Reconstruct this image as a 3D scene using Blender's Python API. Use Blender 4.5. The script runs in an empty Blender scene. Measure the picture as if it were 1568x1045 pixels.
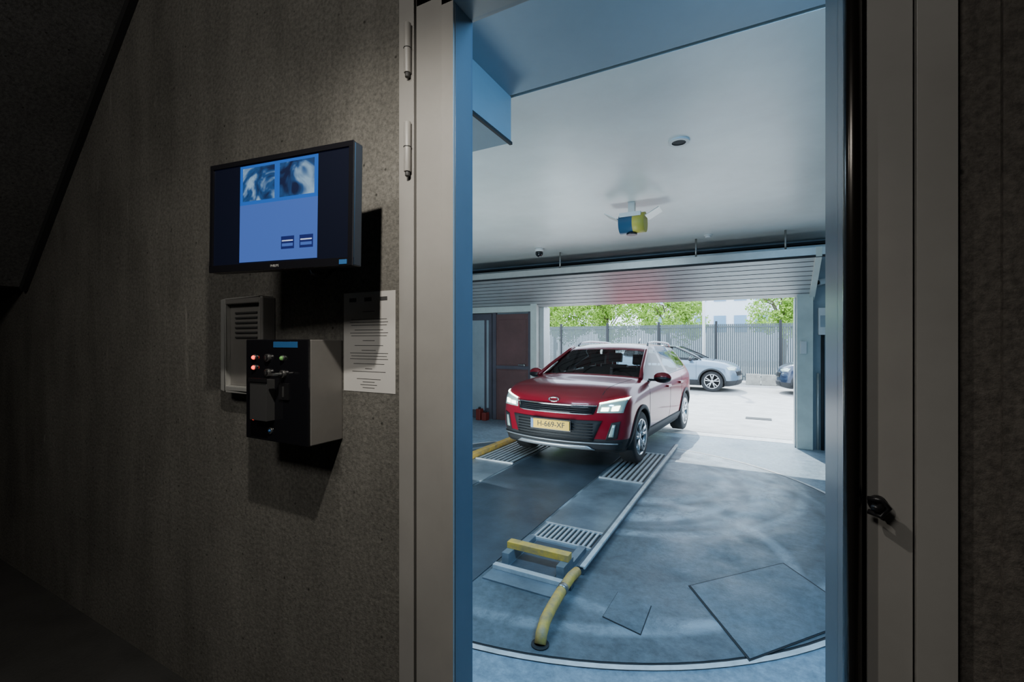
import bpy, bmesh, math, random
from mathutils import Vector, Matrix
from mathutils.bvhtree import BVHTree
random.seed(4)
scene = bpy.context.scene
COL = scene.collection

# ------------------------------------------------------------------ materials
def mat(name, col, rough=.5, metal=0, spec=.5, var=0, vscale=8, bump=0, bscale=60, emit=None, es=0, coat=0, stretch=(1,1,1), col2=None):
    m = bpy.data.materials.new(name); m.use_nodes = True
    nt = m.node_tree; p = nt.nodes['Principled BSDF']
    p.inputs['Base Color'].default_value = (*col, 1)
    p.inputs['Roughness'].default_value = rough
    p.inputs['Metallic'].default_value = metal
    p.inputs['Specular IOR Level'].default_value = spec
    p.inputs['Coat Weight'].default_value = coat
    p.inputs['Coat Roughness'].default_value = .04
    if emit:
        p.inputs['Emission Color'].default_value = (*emit, 1)
        p.inputs['Emission Strength'].default_value = es
    tc = nt.nodes.new('ShaderNodeTexCoord'); mp = nt.nodes.new('ShaderNodeMapping')
    mp.inputs['Scale'].default_value = stretch
    nt.links.new(tc.outputs['Object'], mp.inputs['Vector'])
    n = nt.nodes.new('ShaderNodeTexNoise'); n.inputs['Scale'].default_value = vscale
    n.inputs['Detail'].default_value = 8; n.inputs['Roughness'].default_value = .65
    nt.links.new(mp.outputs[0], n.inputs['Vector'])
    r = nt.nodes.new('ShaderNodeValToRGB')
    c2 = col2 if col2 else tuple(c*(1-var) for c in col)
    c1 = tuple(min(1, c*(1+var*.6)) for c in col)
    r.color_ramp.elements[0].position = .32; r.color_ramp.elements[1].position = .68
    r.color_ramp.elements[0].color = (*c2, 1); r.color_ramp.elements[1].color = (*c1, 1)
    nt.links.new(n.outputs['Fac'], r.inputs['Fac'])
    nt.links.new(r.outputs['Color'], p.inputs['Base Color'])
    if bump:
        b = nt.nodes.new('ShaderNodeBump'); b.inputs['Strength'].default_value = bump; b.inputs['Distance'].default_value = .01
        n2 = nt.nodes.new('ShaderNodeTexNoise'); n2.inputs['Scale'].default_value = bscale; n2.inputs['Detail'].default_value = 6
        nt.links.new(tc.outputs['Object'], n2.inputs['Vector'])
        nt.links.new(n2.outputs['Fac'], b.inputs['Height']); nt.links.new(b.outputs[0], p.inputs['Normal'])
    return m

def mixcol(nt, a, b, fac, mode='MIX'):
    n = nt.nodes.new('ShaderNodeMix'); n.data_type = 'RGBA'; n.blend_type = mode
    for sock, v in ((n.inputs[6], a), (n.inputs[7], b), (n.inputs[0], fac)):
        if isinstance(v, (int, float)): sock.default_value = v
        elif isinstance(v, tuple): sock.default_value = (*v, 1)
        else: nt.links.new(v, sock)
    return n.outputs[2]

def noise(nt, vec, scale, detail=6, rough=.6, dist=0):
    n = nt.nodes.new('ShaderNodeTexNoise'); n.inputs['Scale'].default_value = scale
    n.inputs['Detail'].default_value = detail; n.inputs['Roughness'].default_value = rough; n.inputs['Distortion'].default_value = dist
    nt.links.new(vec, n.inputs['Vector']); return n.outputs['Fac']

def ramp(nt, fac, p0, c0, p1, c1):
    r = nt.nodes.new('ShaderNodeValToRGB')
    r.color_ramp.elements[0].position = p0; r.color_ramp.elements[0].color = (*c0, 1)
    r.color_ramp.elements[1].position = p1; r.color_ramp.elements[1].color = (*c1, 1)
    nt.links.new(fac, r.inputs['Fac']); return r.outputs['Color']

def mapping(nt, scale):
    tc = nt.nodes.new('ShaderNodeTexCoord'); mp = nt.nodes.new('ShaderNodeMapping'); mp.inputs['Scale'].default_value = scale
    nt.links.new(tc.outputs['Object'], mp.inputs['Vector']); return mp.outputs[0]

def concrete(name, base, streak=.25):
    m = bpy.data.materials.new(name); m.use_nodes = True; nt = m.node_tree; p = nt.nodes['Principled BSDF']
    v1 = mapping(nt, (1, 1, 1)); vs = mapping(nt, (3.2, 3.2, .55))
    a = ramp(nt, noise(nt, v1, 1.6, 10, .65), .3, tuple(c*.74 for c in base), .72, tuple(c*1.2 for c in base))
    s = ramp(nt, noise(nt, vs, 1.6, 8, .65, .4), .36, (1-streak,)*3, .62, (1.0,)*3)
    f = ramp(nt, noise(nt, v1, 75, 5, .75), .35, (.58, .58, .58), .62, (1.15, 1.15, 1.13))
    c = mixcol(nt, a, s, 1.0, 'MULTIPLY'); c = mixcol(nt, c, f, 1.0, 'MULTIPLY')
    ws = ramp(nt, noise(nt, mapping(nt, (9, 9, .8)), 2.3, 10, .75, .6), .61, (0, 0, 0), .76, (.9, .9, .9))
    c = mixcol(nt, c, tuple(min(1, k*1.7) for k in base), ws)
    vo = nt.nodes.new('ShaderNodeTexVoronoi'); vo.inputs['Scale'].default_value = 16; nt.links.new(v1, vo.inputs['Vector'])
    h = ramp(nt, vo.outputs['Distance'], .05, (.35, .35, .35), .09, (1, 1, 1)); c = mixcol(nt, c, h, 1.0, 'MULTIPLY')
    nt.links.new(c, p.inputs['Base Color']); p.inputs['Roughness'].default_value = .8
    p.inputs['Specular IOR Level'].default_value = .25
    b = nt.nodes.new('ShaderNodeBump'); b.inputs['Strength'].default_value = .7; b.inputs['Distance'].default_value = .007
    nt.links.new(noise(nt, v1, 45, 8, .75), b.inputs['Height']); nt.links.new(b.outputs[0], p.inputs['Normal'])
    return m

M = {}
M['wall'] = concrete('concrete_wall', (.20, .192, .172))
M['wall_r'] = concrete('concrete_rough', (.15, .135, .12), .2)
M['soffit'] = concrete('concrete_soffit', (.16, .158, .155), .1)
M['cfloor'] = mat('corridor_floor_mat', (.055, .054, .052), .6, var=.3, vscale=5, bump=.2)
M['dark'] = mat('dark_void', (.02, .02, .02), .9)
M['frame'] = mat('door_frame_paint', (.31, .30, .28), .42, var=.08, vscale=5)
M['framedk'] = mat('frame_gap', (.05, .05, .05), .6)
M['blue'] = mat('blue_reveal_paint', (.095, .125, .155), .35, var=.08, vscale=3)
M['steel'] = mat('brushed_steel', (.35, .35, .34), .35, metal=.9, var=.1, vscale=20)
M['black'] = mat('black_plastic', (.012, .012, .013), .35)
M['boxdk'] = mat('dark_grey_plastic', (.05, .05, .05), .4)
M['blackg'] = mat('black_gloss', (.008, .008, .01), .08)
M['bar'] = mat('dark_bronze_bar', (.05, .045, .04), .22, metal=.8)
M['blackm'] = mat('black_matte', (.02, .021, .023), .7)
M['box'] = mat('box_grey_metal', (.22, .21, .195), .45, metal=.15, var=.15, vscale=4)
M['alu'] = mat('aluminium', (.55, .55, .52), .35, metal=.5, var=.08)
M['paper'] = mat('paper', (.60, .585, .55), .8, var=.03)
M['ink'] = mat('ink', (.06, .06, .06), .8)
M['white'] = mat('white_paint', (.7, .7, .68), .5, var=.05)
M['whitem'] = mat('white_jamb_paint', (.62, .66, .60), .5, var=.12, vscale=4)
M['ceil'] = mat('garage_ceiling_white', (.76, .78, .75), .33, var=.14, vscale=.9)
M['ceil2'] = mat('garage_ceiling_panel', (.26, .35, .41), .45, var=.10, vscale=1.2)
M['gwall'] = mat('garage_wall_paint', (.32, .38, .41), .6, var=.15, vscale=2)
M['brown'] = mat('brown_door_paint', (.15, .075, .07), .45, var=.2, vscale=3)
M['brown2'] = mat('dark_panel_paint', (.10, .09, .11), .5, var=.2, vscale=3)
M['slat'] = mat('shutter_slat', (.52, .53, .52), .4, metal=.4, var=.1, vscale=3)
M['yellow'] = mat('worn_yellow_paint', (.85, .50, .06), .5, var=.3, vscale=14, col2=(.42, .29, .14), bump=.2)
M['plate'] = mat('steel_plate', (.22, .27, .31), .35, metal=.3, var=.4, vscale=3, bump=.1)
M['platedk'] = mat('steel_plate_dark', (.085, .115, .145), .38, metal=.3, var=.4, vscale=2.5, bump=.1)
M['grate'] = mat('galvanised_grate', (.68, .70, .71), .4, metal=.3, var=.2, vscale=12)
M['kerb'] = mat('kerb_light', (.68, .68, .66), .6, var=.25, vscale=10)
M['red'] = mat('red_item', (.22, .03, .02), .5)
M['rled'] = mat('red_led', (1, .05, .03), .4, emit=(1, .04, .02), es=4)
M['gled'] = mat('green_led', (.15, .4, .1), .4, emit=(.4, 1, .25), es=.08)
M['blabel'] = mat('blue_label', (.03, .12, .3), .4)
M['chrome'] = mat('chrome', (.8, .8, .8), .12, metal=1)
M['silverp'] = mat('skid_silver', (.5, .52, .54), .3, metal=.6)
M['redpaint'] = mat('red_car_paint', (.24, .003, .015), .30, metal=.1, spec=.35, coat=.5)
M['silverpaint'] = mat('silver_blue_car_paint', (.17, .25, .33), .25, metal=.4, coat=1)
M['navypaint'] = mat('navy_car_paint', (.02, .035, .07), .25, metal=.3, coat=1)
M['tyre'] = mat('tyre_rubber', (.02, .02, .021), .8, bump=.1)
M['seat'] = mat('seat_fabric', (.07, .07, .075), .8)
M['rim'] = mat('alloy_rim', (.55, .56, .57), .25, metal=.9)
M['lens'] = mat('headlamp_lens', (.6, .74, .66), .08, metal=.3, coat=1)
M['drl'] = mat('headlamp_led', (1, 1, 1), .3, emit=(.95, 1, .72), es=10)
M['nplate'] = mat('yellow_number_plate', (.80, .46, .01), .5)
M['amber'] = mat('tail_lamp', (.5, .02, .02), .2, coat=1)
M['fence'] = mat('fence_grey', (.075, .095, .10), .5, var=.1)
M['bark'] = mat('bark', (.12, .09, .06), .9, var=.3, bump=.4)
M['leaf'] = mat('leaf', (.30, .50, .06), .6, var=.4, vscale=1.5)
M['bldg'] = mat('white_facade', (.7, .74, .8), .7, var=.04)
M['bwin'] = mat('facade_window', (.15, .28, .42), .1)
M['stone'] = mat('stone_block', (.4, .38, .33), .85, var=.3, vscale=5, bump=.4)
M['yb'] = mat('sensor_yellow', (.5, .42, .06), .5)
M['bb'] = mat('sensor_blue', (.02, .08, .16), .4)

def garage_floor(name, base, marks, lo=.55):
    m = bpy.data.materials.new(name); m.use_nodes = True; nt = m.node_tree; p = nt.nodes['Principled BSDF']
    v = mapping(nt, (1, 1, 1))
    a = ramp(nt, noise(nt, v, .9, 10, .72, .5), .34, tuple(c*lo for c in base), .68, tuple(c*1.4 for c in base))
    f = ramp(nt, noise(nt, v, 20, 10, .8), .35, (.6, .6, .6), .65, (1.2, 1.2, 1.2))
    c = mixcol(nt, a, f, 1.0, 'MULTIPLY')
    for (cx, cy, r, w, st) in marks:
        d = nt.nodes.new('ShaderNodeVectorMath'); d.operation = 'DISTANCE'; nt.links.new(v, d.inputs[0]); d.inputs[1].default_value = (cx, cy, 0)
        mm = nt.nodes.new('ShaderNodeMath'); mm.operation = 'SUBTRACT'; nt.links.new(d.outputs['Value'], mm.inputs[0]); mm.inputs[1].default_value = r
        ab = nt.nodes.new('ShaderNodeMath'); ab.operation = 'ABSOLUTE'; nt.links.new(mm.outputs[0], ab.inputs[0])
        s1 = abs(st)
        band = ramp(nt, ab.outputs[0], w*.35, (s1, s1, s1), w, (0, 0, 0))
        nz = ramp(nt, noise(nt, v, 3.0, 12, .82, .5), .38, (0, 0, 0), .56, (1, 1, 1))
        k = mixcol(nt, band, nz, 1.0, 'MULTIPLY')
        c = mixcol(nt, c, tuple(min(1, q*2.2+.13) for q in base) if st > 0 else tuple(q*.35 for q in base), k)
    nt.links.new(c, p.inputs['Base Color'])
    rr = ramp(nt, noise(nt, v, 3, 6), .3, (.3, .3, .3), .7, (.6, .6, .6)); nt.links.new(rr, p.inputs['Roughness'])
    b = nt.nodes.new('ShaderNodeBump'); b.inputs['Strength'].default_value = .3; b.inputs['Distance'].default_value = .005
    nt.links.new(noise(nt, v, 60, 6, .7), b.inputs['Height']); nt.links.new(b.outputs[0], p.inputs['Normal'])
    return m
M['gfloor'] = garage_floor('garage_floor_mat', (.24, .32, .38), [], .8)
M['turn'] = garage_floor('turntable_concrete', (.115, .15, .172), [(-1.25, 3.95, 1.33, .24, 1.0), (-1.25, 3.95, .95, .12, .8), (-1.25, 3.9, 1.62, .07, .7), (-.45, 4.4, .3, .35, .8), (-1.48, 3.02, 2.05, .06, .5), (-1.25, 3.6, 1.15, .07, -.7), (-1.0, 3.2, 1.5, .08, -.6), (-.7, 2.2, .9, .06, .5)])
M['cover'] = garage_floor('cover_concrete', (.12, .16, .185), [])
M['pave'] = mat('paving', (.50, .48, .45), .8, var=.2, vscale=3, bump=.3, bscale=30)

def screen_img(name, seed):
    m = bpy.data.materials.new(name); m.use_nodes = True; nt = m.node_tree; p = nt.nodes['Principled BSDF']
    tc = nt.nodes.new('ShaderNodeTexCoord'); mp = nt.nodes.new('ShaderNodeMapping')
    mp.inputs['Location'].default_value = (seed, seed*.7, 0); nt.links.new(tc.outputs['Object'], mp.inputs['Vector'])
    n = noise(nt, mp.outputs[0], 13, 3, .5, 1.0)
    r = nt.nodes.new('ShaderNodeValToRGB'); e = r.color_ramp.elements
    e[0].position = .40; e[0].color = (.004, .015, .08, 1); e[1].position = .66; e[1].color = (.45, .72, 1, 1)
    k = e.new(.53); k.color = (.02, .12, .38, 1)
    nt.links.new(n, r.inputs['Fac']); nt.links.new(r.outputs[0], p.inputs['Emission Color'])
    p.inputs['Emission Strength'].default_value = .6; p.inputs['Base Color'].default_value = (.01, .01, .01, 1); p.inputs['Roughness'].default_value = .2
    return m
M['scr_bg'] = mat('screen_blue', (.01, .02, .05), .25, emit=(.08, .17, .62), es=.72)
M['scr_top'] = mat('screen_blue_top', (.01, .02, .05), .25, emit=(.015, .14, .65), es=.75)
M['scr_off'] = mat('screen_black', (.006, .007, .012), .12, emit=(.01, .015, .05), es=.15)
M['scr_btn'] = mat('screen_button', (.01, .01, .03), .25, emit=(.01, .02, .16), es=.7)
M['scr_txt'] = mat('screen_text', (.5, .6, .8), .25, emit=(.5, .6, .9), es=.6)
M['scr_a'] = screen_img('screen_view_a', 3.1); M['scr_b'] = screen_img('screen_view_b', 7.7)

def glass_mat(name, tint, gl):
    m = bpy.data.materials.new(name); m.use_nodes = True; nt = m.node_tree
    out = nt.nodes['Material Output']; nt.nodes.remove(nt.nodes['Principled BSDF'])
    t = nt.nodes.new('ShaderNodeBsdfTransparent'); t.inputs[0].default_value = (*tint, 1)
    if not gl:
        nt.links.new(t.outputs[0], out.inputs['Surface']); return m
    g = nt.nodes.new('ShaderNodeBsdfGlossy'); g.inputs['Roughness'].default_value = .02; g.inputs['Color'].default_value = (.6, .6, .6, 1)
    mx = nt.nodes.new('ShaderNodeMixShader')
    fr = nt.nodes.new('ShaderNodeFresnel'); fr.inputs[0].default_value = gl; nt.links.new(fr.outputs[0], mx.inputs[0])
    nt.links.new(t.outputs[0], mx.inputs[1]); nt.links.new(g.outputs[0], mx.inputs[2]); nt.links.new(mx.outputs[0], out.inputs['Surface'])
    return m
M['glass'] = glass_mat('tinted_door_glass', (.88, .94, 1), 0)
M['carglass'] = glass_mat('car_glass', (.74, .80, .79), 1.5)

# ------------------------------------------------------------------ mesh builder
class MB:
    def __init__(s): s.v = []; s.f = []; s.fm = []; s.fs = []; s.mats = []
    def mi(s, k):
        m = M[k]
        if m not in s.mats: s.mats.append(m)
        return s.mats.index(m)
    def add(s, vs, fs, k, smooth=False):
        o = len(s.v); s.v += [tuple(p) for p in vs]; i = s.mi(k)
        for f in fs: s.f.append([o+q for q in f]); s.fm.append(i); s.fs.append(smooth)
    def box(s, x0, x1, y0, y1, z0, z1, k, T=None):
        vs = [Vector((x, y, z)) for z in (z0, z1) for y in (y0, y1) for x in (x0, x1)]
        if T: vs = [T @ p for p in vs]
        s.add(vs, [(0, 2, 3, 1), (4, 5, 7, 6), (0, 1, 5, 4), (2, 6, 7, 3), (0, 4, 6, 2), (1, 3, 7, 5)], k)
    def cyl(s, p0, p1, r, k, seg=20, r2=None, caps=True):
        p0 = Vector(p0); p1 = Vector(p1); d = (p1-p0).normalized()
        a = d.orthogonal().normalized(); b = d.cross(a); r2 = r if r2 is None else r2
        vs = []
        for p, rr in ((p0, r), (p1, r2)):
            for i in range(seg):
                t = 2*math.pi*i/seg; vs.append(p+rr*(math.cos(t)*a+math.sin(t)*b))
        s.add(vs, [(i, (i+1) % seg, seg+(i+1) % seg, seg+i) for i in range(seg)], k, True)
        if caps:
            s.add(vs[:seg], [tuple(range(seg))[::-1]], k); s.add(vs[seg:], [tuple(range(seg))], k)
    def tube(s, pts, r, k, seg=12):
        pts = [Vector(p) for p in pts]; n = len(pts); vs = []; a = None
        for i, p in enumerate(pts):
            d = (pts[min(i+1, n-1)]-pts[max(i-1, 0)]).normalized()
            a = d.orthogonal().normalized() if a is None else (a-d*a.dot(d)).normalized()
            b = d.cross(a)
            for j in range(seg):
                t = 2*math.pi*j/seg; vs.append(p+r*(math.cos(t)*a+math.sin(t)*b))
        fs = [(i*seg+j, i*seg+(j+1) % seg, (i+1)*seg+(j+1) % seg, (i+1)*seg+j) for i in range(n-1) for j in range(seg)]
        s.add(vs, fs, k, True); s.add(vs[:seg], [tuple(range(seg))[::-1]], k); s.add(vs[-seg:], [tuple(range(seg))], k)
    def sph(s, c, r, k, nu=16, nv=10):
        if not isinstance(r, (tuple, list)): r = (r, r, r)
        vs = [(c[0]+r[0]*math.sin(math.pi*j/nv)*math.cos(2*math.pi*i/nu), c[1]+r[1]*math.sin(math.pi*j/nv)*math.sin(2*math.pi*i/nu), c[2]+r[2]*math.cos(math.pi*j/nv)) for j in range(nv+1) for i in range(nu)]
        s.add(vs, [(j*nu+i, (j+1)*nu+i, (j+1)*nu+(i+1) % nu, j*nu+(i+1) % nu) for j in range(nv) for i in range(nu)], k, True)
    def prism(s, poly, axis, a0, a1, k):
        def P(u, v, a): return {'x': (a, u, v), 'y': (u, a, v), 'z': (u, v, a)}[axis]
        n = len(poly); vs = [P(u, v, a0) for u, v in poly]+[P(u, v, a1) for u, v in poly]
        s.add(vs, [tuple(range(n)), tuple(range(n, 2*n))[::-1]]+[(i, (i+1) % n, n+(i+1) % n, n+i) for i in range(n)], k)
    def disc(s, c, r0, r1, z, k, seg=96):
        vs = []
        for r in (r0, r1):
            for i in range(seg):
                t = 2*math.pi*i/seg; vs.append((c[0]+r*math.cos(t), c[1]+r*math.sin(t), z))
        s.add(vs, [(i, (i+1) % seg, seg+(i+1) % seg, seg+i) for i in range(seg)], k)
    def lathe_y(s, c, prof, k, seg=40):
        n = len(prof); vs = []
        for i in range(seg):
            t = 2*math.pi*i/seg
            for r, y in prof: vs.append((c[0]+r*math.cos(t), c[1]+y, c[2]+r*math.sin(t)))
        s.add(vs, [(i*n+j, i*n+j+1, ((i+1) % seg)*n+j+1, ((i+1) % seg)*n+j) for i in range(seg) for j in range(n-1)], k, True)
    def done(s, name, bevel=0, parent=None, loc=None, rot=None):
        me = bpy.data.meshes.new(name); me.from_pydata(s.v, [], s.f)
        for m in s.mats: me.materials.append(m)
        for p, i, sm in zip(me.polygons, s.fm, s.fs): p.material_index = i; p.use_smooth = sm
        bm = bmesh.new(); bm.from_mesh(me); bmesh.ops.remove_doubles(bm, verts=bm.verts, dist=1e-5)
        bmesh.ops.recalc_face_normals(bm, faces=bm.faces); bm.to_mesh(me); bm.free()
        o = bpy.data.objects.new(name, me); COL.objects.link(o)
        if bevel:
            b = o.modifiers.new('bevel', 'BEVEL'); b.width = bevel; b.segments = 2; b.limit_method = 'ANGLE'; b.angle_limit = .7
        if parent: o.parent = parent
        if loc: o.location = loc
        if rot: o.rotation_euler = rot
        return o
def empty(name, loc=(0, 0, 0), rot=(0, 0, 0), sc=1):
    e = bpy.data.objects.new(name, None); COL.objects.link(e); e.location = loc; e.rotation_euler = rot; e.scale = (sc,)*3
    e.empty_display_size = .1; return e
def text(name, s, size, loc, rot, k, parent, ext=.0005):
    c = bpy.data.curves.new(name, 'FONT'); c.body = s; c.size = size; c.extrude = ext; c.align_x = 'CENTER'; c.align_y = 'CENTER'
    c.materials.append(M[k]); o = bpy.data.objects.new(name, c); COL.objects.link(o); o.location = loc; o.rotation_euler = rot; o.parent = parent; return o

GY = 6.12     # inner face of the garage front wall
def slab(name, x0, x1, y0, y1, z0, z1, k, bevel=0):
    b = MB(); b.box(x0, x1, y0, y1, z0, z1, k); return b.done(name, bevel)
# corridor
slab('floor_corridor', -6.2, 2.2, -2.8, 0.1, -.1, 0, 'cfloor')
slab('wall_front_left', -6.2, -.912, 0, .1, 0, 3.3, 'wall')
slab('wall_front_top', -.912, .29, 0, .1, 2.52, 3.3, 'wall')
b = MB()
pts = []
z = 0
while z < 3.3:
    pts.append((.292+random.uniform(0, .006), z)); z += random.uniform(.02, .07)
pts += [(.292, 3.3), (.345, 3.3), (.345, 0)]
b.prism(pts, 'y', -.012, .1, 'wall_r')
b.box(.345, 2.2, -.022, .1, 0, 3.3, 'wall_r')
b.done('wall_front_right')
slab('wall_left', -6.3, -6.2, -2.8, .1, 0, 3.3, 'dark')
slab('wall_back', -6.2, 2.2, -2.9, -2.8, 0, 3.3, 'dark')
slab('wall_right', 2.2, 2.3, -2.8, .1, 0, 3.3, 'dark')
slab('ceiling_corridor', -6.2, 2.2, -2.8, .1, 3.3, 3.4, 'dark')
b = MB()
b.prism([(-2.50, 3.05), (-3.89, 1.744), (-4.6, 1.744), (-4.6, 2.1), (-3.9, 2.1), (-2.9, 3.05)], 'y', -1.6, -.002, 'soffit')
b.prism([(-2.44, 3.05), (-3.86, 1.72), (-3.90, 1.75), (-2.51, 3.06)], 'y', -.03, -.001, 'dark')
b.done('stair_flight')

# garage
slab('floor_garage', -5.4, 1.8, .1, GY+.2, -.1, 0, 'gfloor')
b = MB(); b.box(-5.4, 1.8, 1.16, GY+.2, 2.75, 2.85, 'ceil'); b.done('ceiling_garage')
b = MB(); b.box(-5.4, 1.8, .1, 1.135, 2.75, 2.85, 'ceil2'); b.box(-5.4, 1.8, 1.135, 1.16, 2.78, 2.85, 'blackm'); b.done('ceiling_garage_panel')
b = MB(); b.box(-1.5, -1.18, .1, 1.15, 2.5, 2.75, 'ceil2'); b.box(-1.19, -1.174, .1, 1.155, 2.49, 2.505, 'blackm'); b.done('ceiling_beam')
slab('wall_garage_left', -5.5, -5.4, .1, GY+.2, 0, 2.85, 'gwall')
slab('wall_garage_right', 1.8, 1.9, .1, GY+.2, 0, 2.85, 'gwall')
slab('wall_garage_front_left', -5.4, -3.36, GY, GY+.2, 0, 2.75, 'gwall')
slab('wall_garage_front_right', .64, 1.8, GY, GY+.2, 0, 2.75, 'gwall')
slab('wall_garage_front_top', -3.36, .64, GY, GY+.2, 2.02, 2.75, 'gwall')
b = MB(); b.box(-3.36, -3.24, GY-.0, GY+.22, 0, 2.02, 'whitem'); b.box(-3.30, -3.22, GY-.02, GY+.24, 0, 2.0, 'slat'); b.done('trim_1', .006)
b = MB(); b.box(.46, .64, GY-.1, GY+.24, 0, 2.02, 'whitem'); b.box(.46, .64, GY-.1, GY-.0, 2.02, 2.3, 'whitem'); b.box(.44, .46, GY-.02, GY+.2, 0, 2.0, 'slat')
b.box(.50, .57, GY-.125, GY-.1, 1.25, 1.42, 'white'); b.done('trim_2', .006)
b = MB(); b.box(-4.8, -3.43, GY-.10, GY, 1.93, 2.03, 'whitem'); b.box(-3.42, -3.3, GY-.14, GY, 0, 2.1, 'whitem'); b.done('trim_3', .006)

b = MB()
b.box(-4.15, -3.5, GY-.04, GY, 0, 1.9, 'brown'); b.box(-4.22, -4.15, GY-.06, GY, 0, 1.93, 'brown2'); b.box(-3.5, -3.43, GY-.06, GY, 0, 1.93, 'brown2')
b.box(-4.10, -3.55, GY-.05, GY-.03, 1.0, 1.8, 'brown'); b.box(-4.10, -3.55, GY-.05, GY-.03, .1, .9, 'brown')
b.box(-4.15, -3.5, GY-.055, GY-.04, .92, .98, 'brown2'); b.cyl((-3.57, GY-.09, 1.0), (-3.57, GY-.04, 1.0), .02, 'steel'); b.box(-3.68, -3.56, GY-.1, GY-.085, .99, 1.01, 'steel')
b.done('door_2', .004)
b = MB()
b.box(-5.3, -4.25, GY-.04, GY, 0, 1.92, 'brown2'); b.box(-4.34, -4.30, GY-.07, GY-.04, .2, 1.8, 'gwall'); b.box(-5.2, -4.4, GY-.05, GY-.04, .15, 1.8, 'gwall')
b.done('door_3', .004)
b = MB()
for i, (x, h) in enumerate(((-4.45, .20), (-4.33, .14))): b.box(x, x+.09, GY-.26, GY-.14, 0, h, 'red'); b.cyl((x+.045, GY-.20, h), (x+.045, GY-.20, h+.03), .025, 'black')
b.done('red_jerrycan', .01)

b = MB()
n = 9; y0, z0, y1, z1 = GY-.05, 2.0, GY-.75, 2.42
for i in range(n):
    a = i/n; c = (i+.86)/n
    ya, za, yb, zb = y0+(y1-y0)*a, z0+(z1-z0)*a, y0+(y1-y0)*c, z0+(z1-z0)*c
    b.prism([(ya, za), (yb, zb), (yb, zb+.03), (ya, za+.03)], 'x', -4.7, .60, 'slat')
    b.prism([(yb, zb+.0), (yb-.014, zb+.012), (yb-.014, zb+.04), (yb, zb+.03)], 'x', -4.7, .60, 'blackm')
b.box(-4.9, .72, y1-.09, y1-.02, z1+.0, z1+.09, 'alu')
b.box(-4.9, .72, y1-.095, y1-.085, z1-.03, z1-.0, 'blackm')
b.box(-5.2, 1.3, GY-.12, GY-.01, 2.60, 2.66, 'alu'); b.box(-5.2, 1.3, GY-.12, GY-.01, 2.68, 2.71, 'blackm')
b.prism([(y0+.02, z0-.05), (y1-.1, z1-.02), (y1-.1, z1+.09), (y0+.02, z0+.08)], 'x', .60, .66, 'whitem')
for x in (-2.6, -.7, .3): b.cyl((x, y1-.05, z1+.09), (x, y1-.05, 2.749), .012, 'steel')
b.done('overhead_garage_door')

# ------------------------------------------------------------------ door frame (corridor)
b = MB()
b.box(-.912, -.858, -.025, .09, 0, 2.52, 'frame'); b.box(-.858, -.852, -.01, .05, 0, 2.46, 'framedk')
b.box(-.852, -.762, -.02, .06, 0, 2.44, 'frame'); b.box(-.762, -.758, -.012, .05, 0, 2.36, 'framedk'); b.box(-.758, -.7195, -.028, .03, 0, 2.36, 'frame')
b.box(-.730, -.7185, .03, .066, .1, 2.335, 'blue'); b.box(-.7185, -.7175, -.02, .064, .1, 2.335, 'blue')
b.box(-.852, .24, -.02, .06, 2.37, 2.44, 'frame'); b.box(-.912, .29, -.025, .09, 2.45, 2.52, 'frame'); b.box(-.758, .17, -.028, .07, 2.337, 2.365, 'frame'); b.box(-.858, .24, 0, .05, 2.44, 2.45, 'framedk')
b.box(-.758, .14, -.015, .10, .0, .12, 'frame')
b.box(.139, .143, 0, .24, 0, 2.335, 'blue'); b.box(.143, .172, -.005, .24, 0, 2.335, 'blue')
b.box(.172, .2345, -.02, .24, 0, 2.37, 'frame'); b.box(.2345, .238, -.005, .1, 0, 2.44, 'framedk'); b.box(.238, .29, -.028, .1, 0, 2.45, 'frame')
for z in (1.90, 2.18):
    b.cyl((-.872, -.035, z), (-.872, -.035, z+.14), .010, 'frame'); b.box(-.885, -.872, -.03, -.02, z, z+.14, 'frame')
    b.cyl((-.872, -.035, z+.069), (-.872, -.035, z+.071), .0115, 'framedk')
    b.cyl((-.872, -.035, z-.012), (-.872, -.035, z), .007, 'framedk')
b.box(-.7175, .139, .056, .062, .12, 2.337, 'glass')
b.done('door_1', .0015)
b = MB()
b.tube([(.149, -.032, .25), (.149, -.032, 3.0)], .014, 'bar', 20)
for z in (.3, 1.05, 2.2): b.cyl((.153, -.03, z), (.153, -.006, z), .008, 'black')
b.box(.144, .170, -.016, -.0055, .1, 2.335, 'black')
b.done('door_pull_handle')
b = MB()
lx, lz = .186, 1.135
b.cyl((lx, -.0205, lz), (lx, -.029, lz), .014, 'black'); b.tube([(lx, -.028, lz), (lx, -.048, lz), (lx-.006, -.054, lz), (lx-.012, -.05, lz)], .006, 'black')
b.tube([(lx-.016, -.040, lz+.011), (lx, -.049, lz+.014), (lx+.012, -.044, lz), (lx, -.049, lz-.014), (lx-.016, -.040, lz-.011)], .0045, 'black')
b.done('door_latch')

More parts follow.
